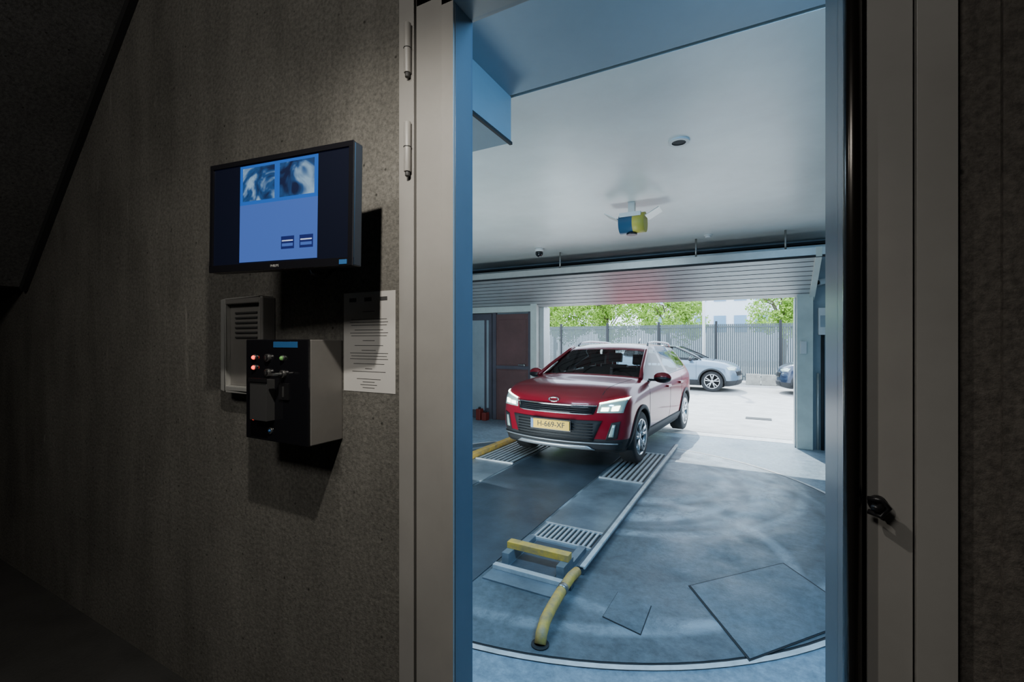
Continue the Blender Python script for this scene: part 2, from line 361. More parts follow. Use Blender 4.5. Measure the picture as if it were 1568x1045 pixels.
# ------------------------------------------------------------------ monitor
e = empty('wall_monitor', (-1.1845, -.215, 1.781), (0, math.radians(1.0), math.radians(6.35)))
b = MB(); W, H = .27, .161
b.box(-W, W, -.004, .028, -H, H, 'black'); b.done('casing', .004, e)
b = MB(); b.box(-W, W, -.010, -.003, H-.014, H, 'blackg'); b.box(-W, W, -.010, -.003, -H, -H+.02, 'blackg'); b.box(-W, -W+.014, -.010, -.003, -H+.02, H-.014, 'blackg'); b.box(W-.014, W, -.010, -.003, -H+.02, H-.014, 'blackg')
b.box(-.12, .12, .028, .05, -.08, .08, 'black'); b.done('bezel', .001, e)
b = MB()
b.box(-W+.014, W-.014, -.006, -.0041, -H+.02, H-.014, 'scr_off')
x0, x1 = -.145, .150
b.box(x0, x1, -.0068, -.0061, -H+.026, .030, 'scr_bg'); b.box(x0, x1, -.0068, -.0061, .030, H-.018, 'scr_top')
b.box(x0+.012, -.008, -.0075, -.0069, .040, H-.026, 'scr_a'); b.box(.012, x1-.012, -.0075, -.0069, .040, H-.026, 'scr_b')
for bx in (.020, .088):
    b.box(bx, bx+.048, -.0075, -.0069, -.105, -.070, 'scr_btn'); b.box(bx+.004, bx+.044, -.0080, -.0076, -.084, -.081, 'scr_txt'); b.box(bx+.004, bx+.044, -.0080, -.0076, -.098, -.090, 'scr_bg')
b.done('screen', 0, e)
text('logo', 'PHILIPS', .010, (.0, -.0108, -H+.010), (math.pi/2, 0, 0), 'alu', e, .0003)
b = MB(); b.box(W-.04, W-.015, -.0115, -.0098, -H+.004, -H+.016, 'blabel'); b.done('sticker', 0, e)
b = MB()
b.box(-.05, .05, .05, .065, -.05, .05, 'black'); b.cyl((0, .06, 0), (.02, .17, 0), .022, 'black'); b.tube([(.05, .04, -.12), (.06, .06, -.165), (.05, .12, -.17), (.04, .19, -.12)], .005, 'black')
b.box(-.06, .06, .165, .19, -.08, .08, 'black')
b.done('bracket', .002, e)

# ------------------------------------------------------------------ intercom frame
e = empty('intercom_panel')
b = MB()
b.box(-1.765, -1.735, -.05, 0, 1.235, 1.575, 'alu'); b.box(-1.735, -1.53, -.05, 0, 1.555, 1.575, 'box'); b.box(-1.53, -1.512, -.05, 0, 1.235, 1.575, 'box'); b.box(-1.735, -1.53, -.05, 0, 1.235, 1.255, 'alu')
b.done('surround', .004, e)
b = MB(); b.box(-1.735, -1.53, -.03, -.001, 1.255, 1.555, 'box'); b.done('face', .002, e)
b = MB()
for i in range(6): b.box(-1.70, -1.57, -.034, -.030, 1.43+i*.018, 1.436+i*.018, 'boxdk')
b.done('louvre', 0, e)

# ------------------------------------------------------------------ control box
e = empty('key_switch_box')
b = MB(); b.box(-1.473, -1.172, -.120, 0, 1.105, 1.424, 'box'); b.done('housing', .003, e)
b = MB(); b.box(-1.475, -1.172, -.130, -.120, 1.104, 1.425, 'blackg'); b.done('faceplate', .003, e)
b = MB()
yf = -.130
def fx(px): return -1.473+(px-378)/94*.301
def fz(py, px=420): return 1.424-(py-521)/(152+(px-378)/94*12)*.319
b.box(fx(422), fx(458), yf-.001, yf, fz(533), fz(524), 'blabel')
for px, py, k in ((393, 549, 'rled'), (393, 565, 'rled'), (437, 549, 'gled'), (393, 645, 'rled')):
    b.cyl((fx(px), yf, fz(py)), (fx(px), yf-.006, fz(py)), .009, 'steel'); b.sph((fx(px), yf-.006, fz(py)), .0065, k, 12, 8)
for px, py in ((415, 549), (415, 572), (438, 573)):
    b.cyl((fx(px), yf, fz(py)), (fx(px), yf-.009, fz(py)), .012, 'steel'); b.cyl((fx(px), yf-.009, fz(py)), (fx(px), yf-.011, fz(py)), .008, 'black'); b.box(fx(px)-.001, fx(px)+.001, yf-.013, yf-.011, fz(py)-.006, fz(py)+.006, 'steel')
b.cyl((fx(438), yf, fz(573)), (fx(438), yf-.03, fz(573)), .005, 'steel'); b.box(fx(438)-.012, fx(438)+.012, yf-.045, yf-.028, fz(573)-.003, fz(573)+.003, 'steel')
b.box(fx(398), fx(424), yf-.028, yf, fz(645), fz(582), 'boxdk'); b.box(fx(397), fx(425), yf-.032, yf-.028, fz(586), fz(580), 'black')
b.box(fx(432), fx(446), yf-.005, yf, fz(612), fz(587), 'black'); b.box(fx(438), fx(440), yf-.007, yf-.005, fz(608), fz(592), 'steel')
b.cyl((fx(418), yf, fz(662)), (fx(418), yf-.004, fz(662)), .010, 'steel'); b.sph((fx(418), yf-.004, fz(662)), .005, 'blabel', 10, 6)
b.done('controls', .001, e)

# ------------------------------------------------------------------ notice paper
e = empty('notice_sheet')
b = MB(); b.box(-1.166, -.948, -.0015, -.0003, 1.262, 1.572, 'paper'); b.done('sheet', 0, e)
b = MB()
z = 1.555
for i in range(3): b.box(-1.14+i*.065, -1.11+i*.065, -.002, -.0014, z-.012, z, 'ink')
for i, (w, g) in enumerate([(.05, .02), (0, .01), (.15, .008), (.16, .006), (.15, .006), (.12, .012), (.16, .006), (.15, .006), (.05, .012), (.12, .012), (.06, .012), (.16, .006), (.15, .006), (.16, .006), (.13, .012), (.03, .012), (.14, .006), (.10, .02), (.05, .006), (.07, .006), (.05, .006)]):
    z -= g+.003
    if w: b.box(-1.057-w/2, -1.057+w/2, -.002, -.0014, z-.0016-.02, z-.02, 'ink')
b.done('printing', 0, e)

# ------------------------------------------------------------------ turntable + wheel tracks
TC = (-1.48, 3.02); TR = 2.27
b = MB()
b.disc(TC, 0, TR, .006, 'turn', 128); b.disc(TC, TR, TR+.015, .004, 'blackm', 128); b.disc(TC, TR+.015, TR+.045, .006, 'kerb', 128)
b.done('turntable')
def yw(v): return v-1.03
b = MB()
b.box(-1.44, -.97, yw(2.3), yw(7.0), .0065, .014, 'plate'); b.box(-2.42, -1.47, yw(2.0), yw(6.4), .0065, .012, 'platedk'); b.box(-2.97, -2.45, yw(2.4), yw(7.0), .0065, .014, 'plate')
b.done('wheel_track_plate')
def grate(name, x0, x1, y0, y1, n):
    b = MB(); b.box(x0, x1, y0, y1, .0142, .016, 'blackm')
    w = (x1-x0)/n
    for i in range(n): b.box(x0+w*(i+.22), x0+w*(i+.66), y0, y1, .016, .026, 'grate')
    b.box(x0-.01, x1+.01, y0-.02, y0, .0142, .028, 'grate'); b.box(x0-.01, x1+.01, y1, y1+.02, .0142, .028, 'grate')
    b.done(name)
grate('floor_grate', -1.42, -.99, yw(2.95), yw(3.2), 12)
grate('floor_grate.001', -1.42, -.99, yw(4.55), yw(5.8), 8)
grate('floor_grate.002', -2.95, -2.47, yw(4.6), yw(5.9), 8)
b = MB()
b.box(-.965, -.92, yw(2.62), yw(6.3), .0065, .055, 'platedk'); b.box(-.945, -.912, yw(2.62), yw(6.3), .04, .06, 'kerb')
b.done('wheel_guide_kerb', .004)
b = MB(); b.box(-3.07, -2.99, yw(3.6), yw(6.4), .0065, .07, 'yellow'); b.box(-3.10, -3.07, yw(3.6), yw(6.4), .0065, .05, 'platedk'); b.done('wheel_guide_kerb.001', .006)
b = MB()
b.tube([(-.942, yw(2.56), .05), (-.940, yw(2.46), .066), (-.932, yw(2.3), .068), (-.918, yw(2.13), .068), (-.905, yw(2.02), .064), (-.893, yw(1.95), .042), (-.888, yw(1.925), .008)], .028, 'yellow', 16)
b.cyl((-.888, yw(1.925), .0065), (-.888, yw(1.925), .012), .042, 'blackm'); b.cyl((-.9345, yw(2.33), .068), (-.931, yw(2.29), .068), .030, 'steel'); b.box(-.955, -.925, yw(2.42), yw(2.47), .0065, .05, 'platedk')
b.done('yellow_guide_tube')
b = MB()
b.box(-1.42, -1.0, yw(2.57), yw(2.63), .085, .125, 'yellow')
b.box(-1.42, -1.37, yw(2.5), yw(2.66), .0142, .085, 'plate'); b.box(-1.05, -1.0, yw(2.5), yw(2.66), .0142, .085, 'plate')
b.box(-1.44, -.99, yw(2.42), yw(2.46), .0142, .04, 'grate'); b.box(-1.42, -1.37, yw(2.66), yw(2.9), .0142, .05, 'plate'); b.box(-1.05, -1.0, yw(2.66), yw(2.9), .0142, .05, 'plate')
b.box(-1.36, -1.06, yw(2.47), yw(2.9), .0142, .018, 'platedk')
b.done('wheel_stop', .003)
def cover(name, pts):
    b = MB(); n = len(pts)
    cx = sum(p[0] for p in pts)/n; cy = sum(p[1] for p in pts)/n
    inner = [((x-cx)*.97+cx, (y-cy)*.97+cy) for x, y in pts]
    b.prism(pts, 'z', .0062, .009, 'blackm'); b.prism(inner, 'z', .0062, .011, 'cover')
    b.done(name)
cover('access_cover', [(-.690, 1.508), (-.495, 1.455), (-.491, 1.185), (-.697, 1.239)])
cover('access_cover.001', [(-.349, 1.763), (.147, 2.337), (.48, 1.86), (-.030, 1.231)])

# ceiling items
b = MB(); b.disc((-.458, 2.16), 0, .05, 2.742, 'blackm', 32); b.disc((-.458, 2.16), .045, .068, 2.738, 'white', 32); b.cyl((-.458, 2.16, 2.738), (-.458, 2.16, 2.75), .068, 'white', 32, caps=False); b.done('ceiling_speaker')
b = MB(); b.cyl((-.54, 5.15, 2.735), (-.54, 5.15, 2.75), .05, 'white', 24); b.cyl((-.54, 5.15, 2.715), (-.54, 5.15, 2.735), .03, 'white', 24, r2=.04); b.done('smoke_detector')
b = MB(); b.cyl((-2.75, 4.9, 2.70), (-2.75, 4.9, 2.75), .06, 'white', 24); b.sph((-2.75, 4.9, 2.68), .055, 'blackg'); b.done('dome_camera')
b = MB()
b.box(-1.16, -.96, 3.28, 3.46, 2.60, 2.64, 'white'); b.box(-1.09, -1.03, 3.34, 3.40, 2.64, 2.75, 'alu')
b.cyl((-1.17, 3.37, 2.55), (-1.04, 3.37, 2.55), .095, 'bb', 24); b.cyl((-1.04, 3.37, 2.55), (-.93, 3.37, 2.55), .095, 'yb', 24); b.cyl((-1.06, 3.37, 2.455), (-1.06, 3.37, 2.44), .05, 'black', 20)
T = Matrix.Translation((-1.20, 3.37, 2.60)) @ Matrix.Rotation(math.radians(28), 4, 'Y'); b.box(-.12, .02, -.09, .09, -.004, .004, 'alu', T)
T = Matrix.Translation((-.90, 3.37, 2.60)) @ Matrix.Rotation(math.radians(-28), 4, 'Y'); b.box(-.02, .12, -.09, .09, -.004, .004, 'alu', T)
b.done('ceiling_position_sensor')
b = MB(); b.box(.70, .82, GY-.08, GY, 1.50, 1.85, 'white'); b.box(.72, .80, GY-.085, GY-.08, 1.6, 1.75, 'gwall'); b.done('electrical_cabinet', .006)
b = MB(); b.cyl((.75, GY-.03, 0), (.75, GY-.03, 1.5), .02, 'blackm'); b.cyl((.70, GY-.03, 0), (.70, GY-.03, 1.0), .015, 'alu'); b.done('conduit_pipe')
b = MB(); b.box(.70, .74, GY-.06, GY, 2.15, 2.22, 'white'); b.cyl((.69, GY-.18, 2.17), (.82, GY-.1, 2.2), .035, 'white'); b.cyl((.68, GY-.185, 2.168), (.69, GY-.18, 2.17), .028, 'blackg'); b.box(.72, .75, GY-.13, GY-.05, 2.18, 2.21, 'white'); b.done('security_camera')

# ------------------------------------------------------------------ cars
def build_car(name, ST, paint, wheels, wr, loc, rotz, sc, spec, glass_i):
    root = empty(name, loc, (0, 0, rotz), sc)
    def ring(st):
        x, bul, P, z7 = st[:4]; wsc = st[4] if len(st) > 4 else 0
        sg = 1 if x > 0 else -1
        (y1, z1) = P[0]; pts = [(0, z1), (y1*.42, z1), (y1*.84, z1)]+list(P)+[(P[5][0]*.5, P[5][1]+(z7-P[5][1])*.8), (0, z7)]
        out = []
        for j, (y, z) in enumerate(pts):
            xx = x-sg*bul*(abs(y)/.88)**2.6
            if abs(bul) > .1: xx -= sg*.06*((z-.46)/.35)**2
            if j >= 8: xx += wsc*(1-(y/.75)**2)
            out.append(Vector((xx, y, z)))
        return out+[Vector((p.x, -p.y, p.z)) for p in out[9:0:-1]]
    bm = bmesh.new(); R = []
    for st in ST: R.append([bm.verts.new(p) for p in ring(st)])
    cl = bm.edges.layers.float.new('crease_edge')
    mats = [M[paint], M['carglass'], M['blackm'], M['blackg']]
    N = 20
    for i in range(len(ST)-1):
        for j in range(N):
            f = bm.faces.new((R[i][j], R[i][(j+1) % N], R[i+1][(j+1) % N], R[i+1][j])); f.smooth = True
            jj = j if j < 10 else 19-j
            if jj <= 3: f.material_index = 2
            if jj == 7 and i in glass_i['side']: f.material_index = 1
            if jj == 7 and i in glass_i['pillar']: f.material_index = 3
            if jj >= 8 and i in glass_i['wind']: f.material_index = 1
    def cap(Rg, st):
        x, bul, P, z7 = st[:4]; sg = 1 if x > 0 else -1
        rows = [[Rg[k] for k in (3, 2, 1, 0, 19, 18, 17)]]
        for r, idx in ((1, 4), (2, 5), (3, 6)):
            y, z = P[r]; row = [Rg[idx]]
            for fr in (.84, .42, 0, -.42, -.84):
                yy = y*fr; xx = x-sg*bul*(abs(yy)/.88)**2.6-sg*.06*((z-.46)/.35)**2
                zz = z+(.02 if r == 3 else 0)*(1-abs(fr))
                row.append(bm.verts.new((xx, yy, zz)))
            row.append(Rg[20-idx]); rows.append(row)
        rows.append([Rg[k] for k in (7, 8, 9, 10, 11, 12, 13)])
        for a in range(len(rows)-1):
            for c in range(6):
                f = bm.faces.new((rows[a][c], rows[a][c+1], rows[a+1][c+1], rows[a+1][c])); f.smooth = True
                if a == 0: f.material_index = 2
    cap(R[0], ST[0]); cap(R[-1], ST[-1])
    for i in range(len(ST)-1):
        for j, cr in ((6, .45), (3, .8), (7, .35), (8, .5 if i >= 4 else .25)):
            for q in (j, 20-j):
                ed = bm.edges.get((R[i][q], R[i+1][q]))
                if ed: ed[cl] = cr
    for ed in bm.edges:
        ms = {f.material_index for f in ed.link_faces}
        if 1 in ms and len(ms) > 1: ed[cl] = max(ed[cl], .75)
    bmesh.ops.recalc_face_normals(bm, faces=bm.faces)
    me = bpy.data.meshes.new('body0'); bm.to_mesh(me); bm.free()
    for m in mats: me.materials.append(m)
    o = bpy.data.objects.new('body0', me); COL.objects.link(o)
    s = o.modifiers.new('s', 'SUBSURF'); s.levels = 2; s.render_levels = 2
    dg = bpy.context.evaluated_depsgraph_get(); dg.update()
    me2 = bpy.data.meshes.new_from_object(o.evaluated_get(dg))
    bmt = bmesh.new(); bmt.from_mesh(me2); bvh = BVHTree.FromBMesh(bmt); bmt.free()
    o.modifiers.clear(); o.data = me2
    cutters = []
    for wx in wheels:
        for sg in (1, -1):
            cm = bpy.data.meshes.new('c'); cb = bmesh.new()
            bmesh.ops.create_cone(cb, cap_ends=True, segments=40, radius1=wr*1.13, radius2=wr*1.13, depth=.5, matrix=Matrix.Translation((wx, sg*.83, wr)) @ Matrix.Rotation(math.pi/2, 4, 'X'))
            for f in cb.faces: f.material_index = 2
            cb.to_mesh(cm); cb.free()
            for m in mats: cm.materials.append(m)
            co = bpy.data.objects.new('c', cm); COL.objects.link(co); cutters.append(co)
            md = o.modifiers.new('b', 'BOOLEAN'); md.operation = 'DIFFERENCE'; md.object = co; md.solver = 'EXACT'
    dg = bpy.context.evaluated_depsgraph_get(); dg.update()
    me3 = bpy.data.meshes.new_from_object(o.evaluated_get(dg))
    o.modifiers.clear(); o.data = me3; o.name = 'body'
    if len(me3.polygons) < 100: o.data = me2
    for c in cutters: bpy.data.objects.remove(c)
    o.parent = root
    def cast(kind, a, c):
        if kind == 'front': org, d = Vector((5, a, c)), Vector((-1, 0, 0))
        elif kind == 'rear': org, d = Vector((-5, a, c)), Vector((1, 0, 0))
        elif kind == 'left': org, d = Vector((a, 3, c)), Vector((0, -1, 0))
        elif kind == 'right': org, d = Vector((a, -3, c)), Vector((0, 1, 0))
        else: org, d = Vector((a, c, 4)), Vector((0, 0, -1))
        h = bvh.ray_cast(org, d); return h[0], h[1]
    def patch(nm, kind, quad, k, off=.008, nu=14, nv=5, fn=None, th=.012):
        vs = []
        for iv in range(nv+1):
            for iu in range(nu+1):
                u, v = iu/nu, iv/nv
                if fn: a, c = fn(u, v)
                else:
                    A, B, C, D = [Vector(q) for q in quad]
                    p = (A*(1-u)+B*u)*(1-v)+(D*(1-u)+C*u)*v; a, c = p.x, p.y
                h, nn = cast(kind, a, c)
                if h is None:
                    vs.append(None); continue
                vs.append((h+nn*off, nn))
        m = MB(); P = []; idx = {}
        for i, q in enumerate(vs):
            if q: idx[i] = len(P); P.append(q[0])
        n1 = len(P)
        for i, q in enumerate(vs):
            if q: P.append(q[0]-q[1]*th)
        F = []; W1 = nu+1; edges = {}
        for iv in range(nv):
            for iu in range(nu):
                q = [iv*W1+iu, iv*W1+iu+1, (iv+1)*W1+iu+1, (iv+1)*W1+iu]
                if all(t in idx for t in q):
                    f = [idx[t] for t in q]; F.append(tuple(f))
                    for e1 in range(4):
                        kk = (f[e1], f[(e1+1) % 4]); rk = (kk[1], kk[0])
                        if rk in edges: del edges[rk]
                        else: edges[kk] = 1
        m.add(P, F, k, True)
        i0 = m.mi(k)
        for a, c in edges: m.f.append([a, c, c+n1, a+n1]); m.fm.append(i0); m.fs.append(False)
        if F: m.done(nm, 0, root)
    def both(nm, kind, quad, k, **kw):
        patch(nm+'_l', kind, quad, k, **kw)
        patch(nm+'_r', kind, [(-a, c) for a, c in quad], k, **kw)
    b = MB(); tw = .205
    for wx in wheels:
        for sg in (1, -1):
            cy = sg*(.86-tw/2)
            c = (wx, cy, wr); h = tw/2
            b.lathe_y(c, [(wr*.66, -h), (wr*.80, -h*1.02), (wr*.94, -h), (wr, -h*.8), (wr, h*.8), (wr*.94, h), (wr*.80, h*1.02), (wr*.66, h)], 'tyre')
            b.lathe_y(c, [(wr*.69, sg*h*.98), (wr*.66, sg*h*.98), (wr*.63, sg*h*.7), (wr*.62, sg*h*.1), (.0, sg*h*.1)], 'black')
            b.lathe_y(c, [(wr*.70, sg*h*1.0), (wr*.69, sg*h*1.05), (wr*.64, sg*h*1.0), (wr*.62, sg*h*.7)], 'rim')
            b.lathe_y(c, [(0, sg*h*.9), (wr*.15, sg*h*.88), (wr*.17, sg*h*.6)], 'rim', 20)
            for k in range(5):
                for dd in (-.16, .16):
                    t = 2*math.pi*k/5+.3
                    a0 = t+dd*.6; a1 = t+dd*1.3
                    p0 = Vector((wx+wr*.12*math.cos(a0), cy+sg*h*.72, wr+wr*.12*math.sin(a0))); p1 = Vector((wx+wr*.66*math.cos(a1), cy+sg*h*.86, wr+wr*.66*math.sin(a1)))
                    b.cyl(p0, p1, .018, 'rim', 8, r2=.026)
    b.done('wheels', 0, root)
    for wi, wx in enumerate(wheels):
        for kd in ('left', 'right'):
            def fn(u, v, wx=wx):
                t = math.pi*(u*1.10-.05); r = wr*(1.10+.16*v); return (wx+r*math.cos(t), max(.22, wr+r*math.sin(t)))
            patch('arch', kd, None, spec['arch'], off=.014, nu=26, nv=2, fn=fn, th=.03)
    b = MB()
    for sx, ys in ((-.15, (.36, -.36)), (-1.0, (.36, -.36))):
        for y in ys:
            b.box(sx-.1, sx+.42, y-.24, y+.24, .42, .58, 'seat')
            T = Matrix.Translation((sx-.1, y, .55)) @ Matrix.Rotation(math.radians(-14), 4, 'Y'); b.box(-.06, .06, -.24, .24, 0, .56, 'seat', T); b.box(-.045, .045, -.12, .12, .62, .78, 'seat', T)
            b.cyl(T @ Vector((0, .05, .55)), T @ Vector((0, .05, .64)), .008, 'steel', 8); b.cyl(T @ Vector((0, -.05, .55)), T @ Vector((0, -.05, .64)), .008, 'steel', 8)
    b.prism([(.95, .6), (.95, 1.0), (.70, 1.0), (.55, .92), (.60, .6)], 'y', -.68, .68, 'black')
    b.done('seats_dashboard', .03, root)
    b = MB()
    c = Vector((.47, .36, .93)); a = Vector((.35, 0, 1)).normalized(); bb = Vector((0, 1, 0))
    b.tube([c+.18*(math.cos(t*math.pi/12)*bb+math.sin(t*math.pi/12)*a) for t in range(25)], .015, 'black', 8)
    b.cyl(c, c+Vector((.14, 0, -.05)), .04, 'black')
    for t in (0, math.pi, -math.pi/2): b.cyl(c, c+.18*(math.cos(t)*bb+math.sin(t)*a), .014, 'black', 8)
    b.done('steering_wheel', 0, root)
    spec['fn'](root, patch, both, ST, MB)
    return root

def P6(a, b, c, d, e, f): return [a, b, c, d, e, f]
ST1 = [
 (2.05, .27, P6((.70, .25), (.80, .38), (.82, .56), (.81, .71), (.75, .81), (.60, .84)), .87),
 (1.97, .21, P6((.74, .22), (.84, .38), (.86, .56), (.85, .76), (.78, .88), (.64, .905)), .935),
 (1.72, .06, P6((.78, .20), (.87, .38), (.88, .58), (.875, .82), (.79, .945), (.68, .97)), .995),
 (1.30, 0, P6((.78, .20), (.87, .38), (.88, .60), (.875, .86), (.80, .975), (.70, 1.005)), 1.035),
 (.98, 0, P6((.78, .20), (.86, .38), (.87, .60), (.87, .88), (.81, .99), (.72, 1.02)), 1.05, .06),
 (.88, 0, P6((.78, .20), (.86, .38), (.87, .60), (.87, .89), (.815, .995), (.74, 1.04)), 1.075, .10),
 (.20, 0, P6((.78, .20), (.86, .38), (.875, .60), (.875, .91), (.82, 1.01), (.62, 1.39)), 1.415, .06),
 (.08, 0, P6((.78, .20), (.86, .38), (.875, .60), (.875, .91), (.82, 1.01), (.60, 1.44)), 1.47, .03),
 (-.20, 0, P6((.78, .20), (.86, .38), (.875, .60), (.875, .92), (.82, 1.015), (.595, 1.465)), 1.50),
 (-.30, 0, P6((.78, .20), (.86, .38), (.875, .60), (.875, .92), (.82, 1.015), (.595, 1.465)), 1.505),
 (-1.05, 0, P6((.78, .20), (.87, .38), (.88, .60), (.88, .94), (.82, 1.04), (.585, 1.46)), 1.495),
 (-1.16, 0, P6((.78, .20), (.87, .38), (.88, .60), (.88, .95), (.815, 1.05), (.58, 1.45)), 1.49),
 (-1.60, 0, P6((.77, .22), (.86, .40), (.875, .62), (.87, .96), (.80, 1.09), (.57, 1.42)), 1.465),
 (-1.82, .02, P6((.75, .25), (.85, .42), (.865, .64), (.85, .96), (.77, 1.11), (.56, 1.37)), 1.43),
 (-1.98, .10, P6((.72, .28), (.82, .44), (.84, .64), (.80, .92), (.70, .99), (.58, 1.02)), 1.05),
 (-2.07, .18, P6((.68, .30), (.78, .44), (.80, .62), (.76, .84), (.68, .92), (.56, .95)), .96)]
G1 = dict(side=[5, 6, 7, 9, 11], pillar=[8, 10], wind=[5, 13])

def suv_details(root, patch, both, ST, MB):
    patch('grille_upper', 'front', [(-.50, .67), (.50, .67), (.54, .765), (-.54, .765)], 'blackg', off=.010, nu=24)
    patch('grille_chrome_top', 'front', [(-.53, .760), (.53, .760), (.54, .772), (-.54, .772)], 'chrome', off=.016, nu=24, nv=1)
    patch('grille_chrome_low', 'front', [(-.42, .663), (.42, .663), (.50, .675), (-.50, .675)], 'silverp', off=.016, nu=24, nv=1)
    for i in range(3):
        z = .692+i*.022
        patch('grille_bar', 'front', [(-.46, z), (.46, z), (.46, z+.004), (-.46, z+.004)], 'boxdk', off=.014, nu=16, nv=1)
    patch('intake', 'front', [(-.50, .36), (.50, .36), (.60, .60), (-.60, .60)], 'blackm', off=.010, nu=24)
    for i in range(6):
        z = .385+i*.034
        patch('intake_bar', 'front', [(-.50, z), (.50, z), (.50, z+.010), (-.50, z+.010)], 'black', off=.02, nu=16, nv=1)
    patch('lower_lip', 'front', [(-.78, .262), (.78, .262), (.80, .355), (-.80, .355)], 'blackm', off=.014, nu=26)
    patch('skid_plate', 'front', [(-.52, .268), (.52, .268), (.44, .310), (-.44, .310)], 'silverp', off=.030, nu=22, nv=2)
    patch('skid_line', 'front', [(-.76, .335), (.76, .335), (.76, .347), (-.76, .347)], 'silverp', off=.024, nu=26, nv=1)
    both('headlamp', 'front', [(.54, .690), (.81, .695), (.84, .865), (.56, .80)], 'lens', off=.012, nu=14)
    both('headlamp_led', 'front', [(.58, .710), (.66, .713), (.67, .755), (.59, .752)], 'drl', off=.02, nu=4, nv=3)
    both('headlamp_led2', 'front', [(.69, .715), (.76, .718), (.775, .775), (.70, .765)], 'drl', off=.02, nu=4, nv=3)
    both('headlamp_drl', 'front', [(.56, .790), (.83, .850), (.84, .866), (.56, .804)], 'drl', off=.018, nu=14, nv=1)
    both('fog_recess', 'front', [(.64, .38), (.76, .40), (.79, .60), (.70, .58)], 'blackm', off=.012)
    both('fog_lamp', 'front', [(.67, .42), (.72, .42), (.74, .56), (.71, .56)], 'lens', off=.02, nu=3, nv=4)
    patch('badge', 'front', None, 'chrome', off=.012, nu=20, nv=1, fn=lambda u, v: (math.cos(u*2*math.pi)*(.075-.02*v), .818+math.sin(u*2*math.pi)*(.028-.012*v)))
    b = MB(); b.box(2.075, 2.09, -.26, .26, .475, .585, 'nplate'); b.box(2.060, 2.078, -.27, .27, .465, .595, 'black'); b.box(2.09, 2.0915, -.26, -.225, .475, .585, 'blabel'); b.done('number_plate', .002, root)
    text('plate_text', 'H-669-XF', .092, (2.092, .015, .53), (math.pi/2, 0, math.pi/2), 'ink', root)
    both('hood_line', 'top', [(1.0, .66), (1.85, .56), (1.85, .568), (1.0, .668)], 'blackm', off=.001, nu=20, nv=1, th=.004)
    for kd in ('left', 'right'):
        for xx in (.86, -.25, -1.02):
            patch('door_line', kd, [(xx, .36), (xx+.008, .36), (xx+.008, .97), (xx, .97)], 'blackm', off=.0015, nu=1, nv=16, th=.004)
        patch('belt_trim', kd, [(-1.5, 1.055), (.80, .985), (.80, .999), (-1.5, 1.070)], 'blackg', off=.006, nu=30, nv=1)
        patch('sill_trim', kd, [(-1.0, .24), (.9, .24), (.9, .37), (-1.0, .37)], 'blackm', off=.014, nu=20, nv=2)
        for xx in (.0, -.80): patch('handle', kd, [(xx-.2, .85), (xx, .85), (xx, .88), (xx-.2, .88)], 'redpaint', off=.03, nu=6, nv=1, th=.03)
    b = MB()
    for sg in (1, -1):
        pts = [(.97, .77, 1.03), (.70, .715, 1.17), (.40, .66, 1.30), (.20, .625, 1.39), (.07, .60, 1.44)]
        b.tube([(x, sg*y, z) for x, y, z in pts], .026, 'redpaint')
        b.tube([(-.05, sg*.575, 1.46), (-.13, sg*.56, 1.508), (-.5, sg*.55, 1.525), (-1.2, sg*.54, 1.51), (-1.5, sg*.54, 1.49), (-1.6, sg*.54, 1.44)], .014, 'silverp')
        b.sph((.66, sg*.98, 1.04), (.07, .12, .075), 'redpaint'); b.sph((.665, sg*.98, 1.025), (.072, .118, .06), 'black'); b.box(.64, .70, min(sg*.80, sg*.92), max(sg*.80, sg*.92), .99, 1.02, 'black')
        b.box(.595, .600, min(sg*.90, sg*1.06), max(sg*.90, sg*1.06), 1.0, 1.08, 'chrome')
    b.tube([(.95, 0, 1.07), (.80, .3, 1.13), (.78, .35, 1.14)], .006, 'black', 6); b.tube([(.93, -.5, 1.06), (.84, -.1, 1.12)], .006, 'black', 6)
    b.tube([(-1.5, 0, 1.47), (-1.62, 0, 1.58)], .006, 'black', 6)
    b.done('pillars_mirrors_rails', 0, root)
    both('tail_lamp', 'rear', [(.60, .78), (.80, .78), (.80, .92), (.60, .92)], 'amber', off=.01)

